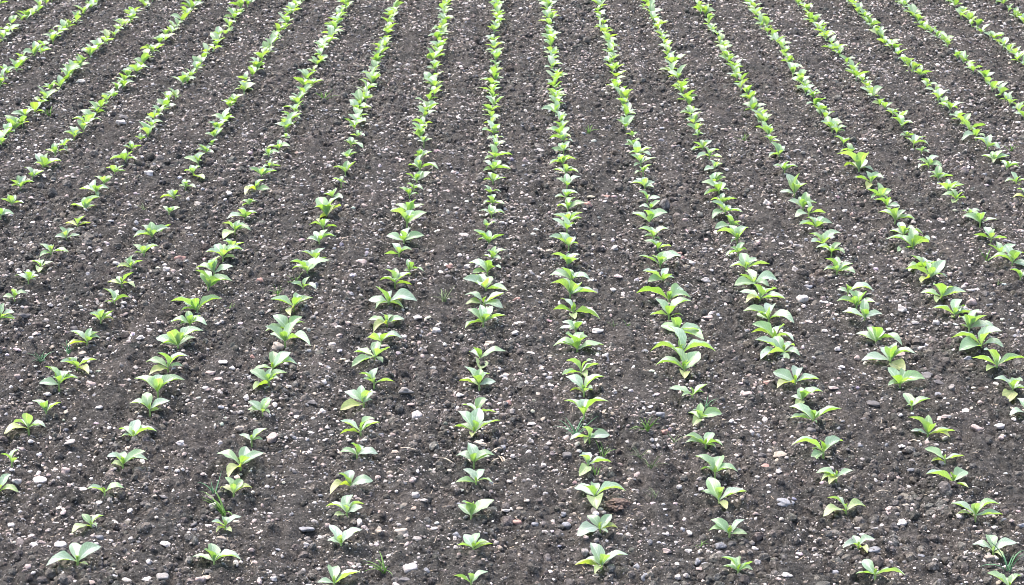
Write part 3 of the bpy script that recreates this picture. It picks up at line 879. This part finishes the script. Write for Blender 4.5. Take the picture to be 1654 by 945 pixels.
# ------------------------------------------------------------------ seedlings
def leaf_mesh(seed, nu=6, nv=10, mat=M_LEAF):
    """unit leaf: base at the origin, tip at +Y, upper side +Z, widest 1"""
    r = random.Random(seed)
    arch = r.uniform(0.03, 0.17); skew = r.uniform(-.07, .07); fold = r.uniform(.12, .34)
    tip_drop = r.uniform(0, .10); wav = r.uniform(.015, .045); ph = r.uniform(0, 6.28); wmax = r.uniform(.44, .58)
    twist = r.uniform(-.35, .35)
    V, F, UV = [], [], []
    for j in range(nv + 1):
        t = j / nv
        # ovate outline narrowing into a short winged stalk
        if t < wmax: a = t / wmax; wd = 0.11 + 0.89 * (math.sin(a * math.pi / 2) ** 1.45)
        else: a = (t - wmax) / (1 - wmax); wd = max(0.0, 1 - a ** 2.1) ** .82
        wd = max(wd, 0.012)
        yc = t; zc = arch * math.sin(math.pi * t) ** .9 * 1.2 - tip_drop * max(0, t - .6) ** 2 * 4 + tip_drop * .64 * t
        xc = skew * math.sin(math.pi * t)
        tw = twist * (t - .2)
        for i in range(nu + 1):
            u = i / nu * 2 - 1
            x = u * wd * .5
            z = fold * abs(u) ** 1.3 * wd * .5 + wav * math.sin(t * 11 + ph + (1.6 if u > 0 else 0)) * abs(u) ** 2 * wd
            z += .012 * math.cos(i * math.pi) * wd * math.sin(t * 19)
            V.append((xc + x * math.cos(tw), yc - abs(u) * wd * .03, zc + z * 1.0 + x * math.sin(tw) * .5))
            UV.append((i / nu, t))
    W = nu + 1
    for j in range(nv):
        for i in range(nu):
            F.append((j * W + i, j * W + i + 1, (j + 1) * W + i + 1, (j + 1) * W + i))
    m = mesh_np('leaf', V, F, mat)
    ul = m.uv_layers.new(name='UVMap')
    for lp in m.loops: ul.data[lp.index].uv = UV[lp.vertex_index]
    return m
LEAF_MESH = [leaf_mesh(100 + i) for i in range(16)]
LEAF_LOW = [leaf_mesh(300 + i, 4, 5) for i in range(8)]

def stem_mesh():
    bm = bmesh.new()
    rings = []
    for k, (z, rr) in enumerate([(-1.7, .9), (0, 1.0), (.45, .85), (1, .8), (1.15, .35)]):
        rings.append([bm.verts.new((math.cos(a) * rr, math.sin(a) * rr, z)) for a in [i * math.tau / 7 for i in range(7)]])
    for a, b in zip(rings, rings[1:]):
        for i in range(7): bm.faces.new((a[i], a[(i + 1) % 7], b[(i + 1) % 7], b[i]))
    bm.faces.new(rings[-1])
    m = bpy.data.meshes.new('stem'); bm.to_mesh(m); bm.free()
    m.polygons.foreach_set('use_smooth', [True] * len(m.polygons)); m.materials.append(M_STEM)
    return m
STEM = stem_mesh()

def leaf_frame(vec, width):
    """matrix that lays the unit leaf along vec, upper side to the sky"""
    L = vec.length
    y = vec / L
    up = Vector((0, 0, 1))
    n = up - y * up.dot(y)
    if n.length < .05: n = Vector((0, 1, 0)) - y * y.y
    n.normalize()
    n = (Matrix.Rotation(rnd.gauss(0, .25), 3, y) @ n).normalized()
    x = y.cross(n)
    return Matrix(((x.x * width, y.x * L, n.x * L, 0), (x.y * width, y.y * L, n.y * L, 0), (x.z * width, y.z * L, n.z * L, 0), (0, 0, 0, 1)))

def tint(kind):
    if kind == 'y':
        c = (0.41, 0.46, 0.20) if rnd.random() < .5 else (0.36, 0.46, 0.22)
    else:
        c = rnd.choice([(0.30, 0.44, 0.28), (0.36, 0.49, 0.37), (0.39, 0.51, 0.42), (0.31, 0.45, 0.26)])
    k = rnd.uniform(.86, 1.14)
    return tuple(v * k for v in c) + (1,)

def solve_leaves(foot, tips, s, e, z0):
    """3D chords (from the crown) whose projection reaches the traced tips"""
    ce, se = math.cos(e), math.sin(e)
    flat = []
    for (tx, ty, fl) in tips:
        X = (tx - foot[0]) / s
        v = (foot[1] - ty) / s - z0 * ce
        flat.append((X, v, fl, math.hypot(X, v)))
    Lp = max(max(q[3] for q in flat) * 1.06, .085)
    out = []
    for X, v, fl, l in flat:
        if l < .02: l = .02
        L = min(Lp * rnd.uniform(.86, 1.0), 1.75 * l)
        L = max(L, l * 1.03)
        k = math.sqrt(max(L * L - l * l, 0))
        kmax = (v * ce + z0 - (.012 if 'y' in fl else .03)) / se
        if 'f' in fl and v > .02: k = -k * rnd.uniform(.55, .95)
        elif 'y' in fl: k = min(k, kmax) if kmax > -.15 else -.15
        else: k *= rnd.uniform(.25, .8) if abs(X) > .8 * abs(v) else rnd.uniform(.6, 1)
        k = min(k, max(kmax, -.6 * l))
        if 'B' in fl and abs(X) > 1.1 * abs(v): fl = fl.replace('B', 'S')     # a long leaf spread sideways
        out.append((Vector((X, v * se + k * ce, v * ce - k * se)), fl))
    return out, Lp

def filler(lv, Lp):
    """the leaves the traced ones half hide: short ones in the widest gaps round the stem"""
    az = sorted(math.atan2(v.y, v.x) for v, _ in lv)
    gaps = sorted(((az[(i + 1) % len(az)] - az[i]) % math.tau or math.tau, az[i]) for i in range(len(az)))[::-1]
    out = []
    for g, a in gaps[:1 if len(lv) > 4 else 2]:
        if g < 1.1: continue
        t = a + g / 2 + rnd.gauss(0, .2); el = math.radians(rnd.uniform(25, 60))
        out.append((Vector((math.cos(t) * math.cos(el), math.sin(t) * math.cos(el), math.sin(el))) * Lp * rnd.uniform(.58, .88), ''))
    return out

def random_leaves(size):
    n = rnd.choice([4, 5, 5, 6])
    a0 = rnd.uniform(0, 6.28); out = []
    for i in range(n):
        a = a0 + i * 2.4 + rnd.gauss(0, .25)
        el = math.radians(rnd.uniform(12, 58)); L = size * rnd.uniform(.65, 1.05)
        fl = 'y' if rnd.random() < .12 else ''
        if fl: el = math.radians(rnd.uniform(-3, 10)); L *= .7
        out.append((Vector((math.cos(a) * math.cos(el), math.sin(a) * math.cos(el), math.sin(el))) * L, fl))
    return out

def width_of(fl, L):
    if 'B' in fl: return L * rnd.uniform(.54, .64)
    if 'S' in fl: return L * rnd.uniform(.30, .36)
    if 'y' in fl: return L * rnd.uniform(.40, .52)
    return L * rnd.uniform(.44, .58)

SEEDLINGS = []
def foot_z(p):
    """height of the little mound a seedling is set in"""
    a = np.linspace(0, math.tau, 9)[:-1]
    hs = height(np.concatenate([[p.x], p.x + .03 * np.cos(a), p.x + .06 * np.cos(a)]), np.concatenate([[p.y], p.y + .03 * np.sin(a), p.y + .06 * np.sin(a)]))
    return float(hs.mean() + .6 * (hs.max() - hs.mean()))

def build_seedling(p, leaves, z0, Lp):
    z = foot_z(p)
    root = link(bpy.data.objects.new('seedling', None))
    root.empty_display_size = .05
    root.location = (p.x, p.y, z)
    st = link(bpy.data.objects.new('stem', STEM), root)
    rs = .0042 + .018 * Lp
    st.scale = (rs, rs, z0 * 1.05)
    for i, (vec, fl) in enumerate(leaves):
        o = link(bpy.data.objects.new('leaf', rnd.choice(LEAF_MESH)), root)
        low = .35 if 'y' in fl else rnd.uniform(.7, 1.0)
        dirn = Vector((vec.x, vec.y, 0)); dirn = dirn.normalized() * rs * .4 if dirn.length > 1e-4 else dirn
        b = Vector((0, 0, z0 * low)) + dirn
        o.matrix_local = Matrix.Translation(b) @ leaf_frame(vec + Vector((0, 0, z0 * (1 - low))), width_of(fl, vec.length))
        o.color = tint('y' if 'y' in fl else '')
        if 'y' in fl: o['label'] = 'pale yellowing lower leaf'
    # the young leaves still folded at the growing point
    for k in range(2):
        a = rnd.uniform(0, 6.28)
        vec = Vector((math.cos(a) * .35, math.sin(a) * .35, 1)).normalized() * Lp * rnd.uniform(.22, .38)
        o = link(bpy.data.objects.new('bud_leaf', rnd.choice(LEAF_MESH)), root)
        o.matrix_local = Matrix.Translation((0, 0, z0 * .9)) @ leaf_frame(vec, vec.length * .36)
        o.color = (0.32, 0.46, 0.13, 1)
    SEEDLINGS.append(dict(o=root, p=p, n=len(leaves), up=any(v.z > .8 * v.length for v, _ in leaves), y=sum('y' in f for _, f in leaves), B=any('B' in f for _, f in leaves), L=Lp))

feet = []
for ox, oy, ln in parse_tiles(PLANTS):
    a, b = ln.split(':')
    fx, fy = map(float, a.split(','))
    foot = (ox + fx / SC, oy + fy / SC)
    tips = []
    for tk in b.split():
        fl = ''.join(ch for ch in tk if ch.isalpha())
        tx, ty = tk[:len(tk) - len(fl)].split(',')
        tips.append((ox + float(tx) / SC, oy + float(ty) / SC, fl))
    p, s, e = ground_at(*foot)
    feet.append(foot)
    z0 = rnd.uniform(.016, .03)
    lv, Lp = solve_leaves(foot, tips, s, e, z0)
    if oy < 400 or (oy < 600 and rnd.random() < .6): lv += filler(lv, Lp)
    build_seedling(p, lv, z0, Lp)

# the rows go on up the field: lines through the traced feet
XV, YV, RSP, RPH = 830.0, -560.0, 0.142, -2.0610 / math.tau
far = []
for k in range(-17, 19):
    t = (k + RPH) * RSP
    mine = [fy for fx, fy in feet if abs((fx - XV) / (fy - YV) / RSP - RPH - k) < .3]
    y_top = min(mine) if mine else None
    ang = Vector((t, 0))
    p1, _, _ = ground_at(XV + t * (900 - YV), 900); p2, _, _ = ground_at(XV + t * (0 - YV), 0)
    dirn = (p2 - p1).normalized()
    if y_top is not None:
        p0, _, _ = ground_at(XV + t * (y_top - YV), y_top)
        # a row that starts outside the frame also continues before its first plant in view
    else:
        p0, _, _ = ground_at(XV + t * (260 - YV), 260)
    q = p0.copy()
    while q.y < 36:
        q = q + dirn * rnd.uniform(.25, .38)
        if abs(q.x) > q.y * .275 + .4: continue
        if rnd.random() < .03: continue
        far.append(Vector((q.x + rnd.gauss(0, .02), q.y, 0)))
far.sort(key=lambda q: q.y)
n_more = max(0, 300 - len(SEEDLINGS))
vis = [q for q in far if abs(q.x) < q.y * .2475]
for q in vis[:n_more]:
    far.remove(q)
    sz = rnd.uniform(.14, .19)
    build_seedling(q, random_leaves(sz), rnd.uniform(.016, .03), sz)

def build_far(pts):
    V, F, UV = [], [], []
    data = []
    for m in LEAF_LOW:
        data.append((np.array([v.co[:] for v in m.vertices]), [tuple(pl.vertices) for pl in m.polygons],
                     [tuple(d.uv) for d in m.uv_layers[0].data]))
    for p in pts:
        z = foot_z(p); sz = rnd.uniform(.13, .195); z0 = .022
        lv = random_leaves(sz)
        a = rnd.uniform(0, 6.28)
        lv.append((Vector((math.cos(a) * .3, math.sin(a) * .3, 1)) * sz * .3, ''))
        for vec, fl in lv:
            vv, ff, uu = rnd.choice(data)
            M = np.array(Matrix.Translation((p.x, p.y, z + z0 * (.4 if fl else .9))) @ leaf_frame(vec, width_of(fl, vec.length)))
            w = vv @ M[:3, :3].T + M[:3, 3]
            n = len(V)
            V.extend(w.tolist()); F.extend([tuple(i + n for i in f) for f in ff]); UV.extend(uu)
        n = len(V)   # stalk
        for zz in (-.04, z0):
            for i in range(4):
                b = i * math.pi / 2
                V.append((p.x + .006 * math.cos(b), p.y + .006 * math.sin(b), z + zz))
        for i in range(4):
            F.append((n + i, n + (i + 1) % 4, n + 4 + (i + 1) % 4, n + 4 + i)); UV.extend([(.5, .1)] * 4)
    m = mesh_np('distant_seedlings', V, F, M_LEAF_FAR)
    ul = m.uv_layers.new(name='UVMap')
    ul.data.foreach_set('uv', np.array(UV, np.float32).ravel())
    o = link(bpy.data.objects.new('distant_seedlings', m))
    tag(o, 'distant rows of small green seedlings merging into lines up the field', 'seedlings', 'rows of young crop seedlings', 'stuff')
build_far(far)

# ------------------------------------------------------------------ place the stones as things
for i, q in enumerate(STONE_THINGS):
    p = q['p']; z = hz(p.x, p.y)
    pool = STONE_MESH[1::2] if q['ang'] else STONE_MESH[0::2]
    o = link(bpy.data.objects.new('stone', rnd.choice(pool)))
    o.location = (p.x, p.y, z + q['z'] * .22)
    o.scale = (q['w'] / 2, q['d'] / 2, q['z'] / 2 * 1.15)
    o.rotation_euler = (rnd.gauss(0, .12), rnd.gauss(0, .12), rnd.uniform(-.35, .35))
    k = rnd.uniform(.86, 1.16)
    o.color = tuple(v * k for v in STONE_COL[q['c']]) + (1,)
    q['o'] = o

# ------------------------------------------------------------------ grass tufts and straws
def blade_mesh(seed, mat):
    r = random.Random(seed)
    lean = r.uniform(.15, .9); droop = r.uniform(.0, .75)
    V, F = [], []
    n = 6
    for j in range(n + 1):
        t = j / n
        y = lean * t + droop * .35 * t * t
        z = t * (1 - .25 * lean) - droop * t ** 2.4 * .75
        w = .03 * (1 - t ** 1.6) + .002
        V += [(-w, y, z), (0, y + .008, z - .012 * (1 - t)), (w, y, z), (0, y + .016, z - .018 * (1 - t) - .003)]
    for j in range(n):
        a, b = j * 4, j * 4 + 4
        F += [(a + i, a + (i + 1) % 4, b + (i + 1) % 4, b + i) for i in range(4)]
    return mesh_np('blade', V, F, mat)
BLADES = {k: [blade_mesh(40 + i + ord(k), m) for i in range(7)] for k, m in (('g', M_GRASS), ('b', M_GRASS_B), ('d', M_GRASS_D))}
TUFT_O = []
for tk in TUFTS.split():
    px, py, hgt, n, c = tk.split(',')
    p, s, e = ground_at(float(px), float(py))
    root = link(bpy.data.objects.new('grass_tuft', None)); root.empty_display_size = .04
    root.location = (p.x, p.y, foot_z(p) - .006)
    for i in range(int(int(n) * 1.3)):
        o = link(bpy.data.objects.new('blade', rnd.choice(BLADES[c])), root)
        L = float(hgt) * rnd.uniform(.65, 1.4)
        o.location = (rnd.gauss(0, .008), rnd.gauss(0, .008), 0)
        o.rotation_euler = (0, 0, rnd.uniform(0, 6.28)); o.scale = (L * rnd.uniform(.8, 1.3), L, L)
    TUFT_O.append(dict(o=root, p=p, c=c, h=float(hgt), n=int(n)))

def straw_mesh(seed):
    r = random.Random(seed); V, F = [], []
    b1, b2 = r.uniform(-.12, .12), r.uniform(.03, .10)
    for j in range(6):
        t = j / 5 - .5
        w = .045 * (1.15 - abs(t))
        cx = b1 * math.cos(t * 3); cz = b2 * math.cos(t * 3) 
        for i in range(5):
            a = i * math.tau / 5
            V.append((t, cx + math.cos(a) * w, cz + math.sin(a) * w * .7))
    for j in range(5):
        for i in range(5): F.append((j * 5 + i, j * 5 + (i + 1) % 5, j * 5 + 5 + (i + 1) % 5, j * 5 + 5 + i))
    F += [tuple(range(4, -1, -1)), tuple(range(25, 30))]
    return mesh_np('straw', V, F, M_STRAW)
STRAW_MESH = [straw_mesh(i) for i in range(5)]
STRAW_O = []
for tk in STRAWS.split():
    px, py, ln, ang = map(float, tk.split(','))
    p, s, e = ground_at(px, py)
    A = math.radians(ang)
    dx, dy = math.cos(A) * ln / s, math.sin(A) * ln / s / math.sin(e) * .45
    o = link(bpy.data.objects.new('straw', rnd.choice(STRAW_MESH)))
    L = math.hypot(dx, dy)
    o.location = (p.x, p.y, hz(p.x, p.y) + .012); o.rotation_euler = (rnd.gauss(0, .2), rnd.gauss(0, .12), math.atan2(dy, dx)); o.scale = (L, .12, .12)
    STRAW_O.append((o, p, px))

# the reddish lump of earth with roots in it, under a seedling's leaf
def build_clod():
    from mathutils import noise as mn
    p, s, e = ground_at(825 + 672 / SC, 700 + 478 / SC)
    bm = bmesh.new(); bmesh.ops.create_icosphere(bm, subdivisions=4, radius=1)
    for v in bm.verts:
        c = v.co
        v.co = c * (1 + .45 * mn.noise(c * 1.6 + Vector((3, 1, 7))) + .35 * mn.noise(c * 4.3) + .22 * mn.noise(c * 9))
    m = bpy.data.meshes.new('earth_clod'); bm.to_mesh(m); bm.free(); m.materials.append(M_REDCLOD)
    o = link(bpy.data.objects.new('earth_clod', m))
    o.scale = (.072, .055, .034); o.location = (p.x, p.y, hz(p.x, p.y) + .006); o.rotation_euler = (0, .1, .25)
    tag(o, 'reddish brown lump of earth lying under a seedling leaf', 'clod')
build_clod()

# ------------------------------------------------------------------ labels
def near(p, items, r):
    best = None
    for q in items:
        d = math.hypot(p.x - q['p'].x, p.y - q['p'].y)
        if d < r and (best is None or d < best[0]): best = (d, q)
    return best and best[1]

def stone_words(q):
    w = q['w']
    size = 'large' if w * q['d'] > .0105 else 'medium' if w * q['d'] > .005 else 'small'
    asp = q['w'] / max(q['d'], 1e-3)
    shape = 'elongated' if asp > 1.22 and q['w'] > 1.9 * q['z'] else 'angular' if q['ang'] else 'rounded'
    return size, CWORD[q['c']], shape

for q in STONE_THINGS:
    size, cw, sh = stone_words(q)
    t = near(q['p'], TUFT_O, .22)
    s_ = near(q['p'], SEEDLINGS, .14)
    n_ = [z for z in STONE_THINGS if z is not q and math.hypot(z['p'].x - q['p'].x, z['p'].y - q['p'].y) < .12]
    if t: where = {'g': 'beside a green grass tuft', 'b': 'beside a bluish grass tuft', 'd': 'beside a faded grass tuft'}[t['c']]
    elif s_:
        where = 'against the foot of a %s-leaved seedling' % NUM[min(s_['n'], 7)]
    elif n_:
        where = 'lying next to a %s %s stone' % stone_words(n_[0])[:2]
    else:
        m_ = sorted((math.hypot(z['p'].x - q['p'].x, z['p'].y - q['p'].y), id(z), z) for z in STONE_THINGS if z is not q)[0][2]
        where = 'on bare soil near a %s %s %s stone' % stone_words(m_)
    tag(q['o'], '%s %s %s stone %s' % (size, cw, sh, where), 'stone', 'loose stones on the soil')

Ls = sorted(q['L'] for q in SEEDLINGS)
a, b = Ls[len(Ls) // 3], Ls[2 * len(Ls) // 3]
BIGST = [q for q in STONE_THINGS if q['w'] * q['d'] > .0055]
for q in SEEDLINGS:
    size = 'small' if q['L'] < a else 'medium' if q['L'] < b else 'large'
    tx = '%s seedling with %s leaves' % (size, NUM[min(q['n'], 7)])
    if q['B']: tx += ', one broad'
    elif q['up']: tx += ', one upright'
    if q['y']: tx += ', %s yellowing' % NUM[q['y']]
    t = near(q['p'], TUFT_O, .2); s_ = near(q['p'], BIGST, .26)
    if t: tx += ', beside a grass tuft'
    elif s_: tx += ', beside a large %s stone' % CWORD[s_['c']]
    else:
        s_ = near(q['p'], STONE_THINGS, .45)
        nb = near(q['p'], [z for z in SEEDLINGS if z is not q], .33)
        tx += ', near a %s %s stone' % stone_words(s_)[:2] if s_ else (', crowding its row neighbour' if nb else ', set apart from its row neighbours')
    tag(q['o'], tx, 'seedling', 'rows of young crop seedlings')
for q in TUFT_O:
    c = {'g': 'bright green', 'b': 'bluish green', 'd': 'faded thin'}[q['c']]
    s_ = near(q['p'], SEEDLINGS, .2); st = near(q['p'], STONE_THINGS, .25)
    sz = 'tall' if q['h'] > .12 else 'low' if q['h'] < .09 else 'spreading'
    wh = 'at the foot of a seedling' if s_ else ('near a %s stone between rows' % CWORD[st['c']] if st else 'on bare soil between rows')
    tag(q['o'], '%s %s grass tuft of %s blades %s' % (sz, c, ['few', 'several', 'many'][0 if q['n'] < 6 else 1 if q['n'] < 9 else 2], wh), 'grass', 'grass weeds in the field')
for o, p, px in STRAW_O:
    ln = 'long' if o.scale.x > .11 else 'short'
    if 795 < px < 822: tx = ln + ' dry root piece in a tangle of pale roots'
    else:
        st = near(p, STONE_THINGS, .3)
        tx = ln + ' pale dry straw lying ' + ('near a %s stone' % CWORD[st['c']] if st else 'on bare soil')
    tag(o, tx, 'straw', 'dry straws on the soil')

# ------------------------------------------------------------------ loose crumbs and pebbles last
build_crumbs()
build_pebbles(extra)
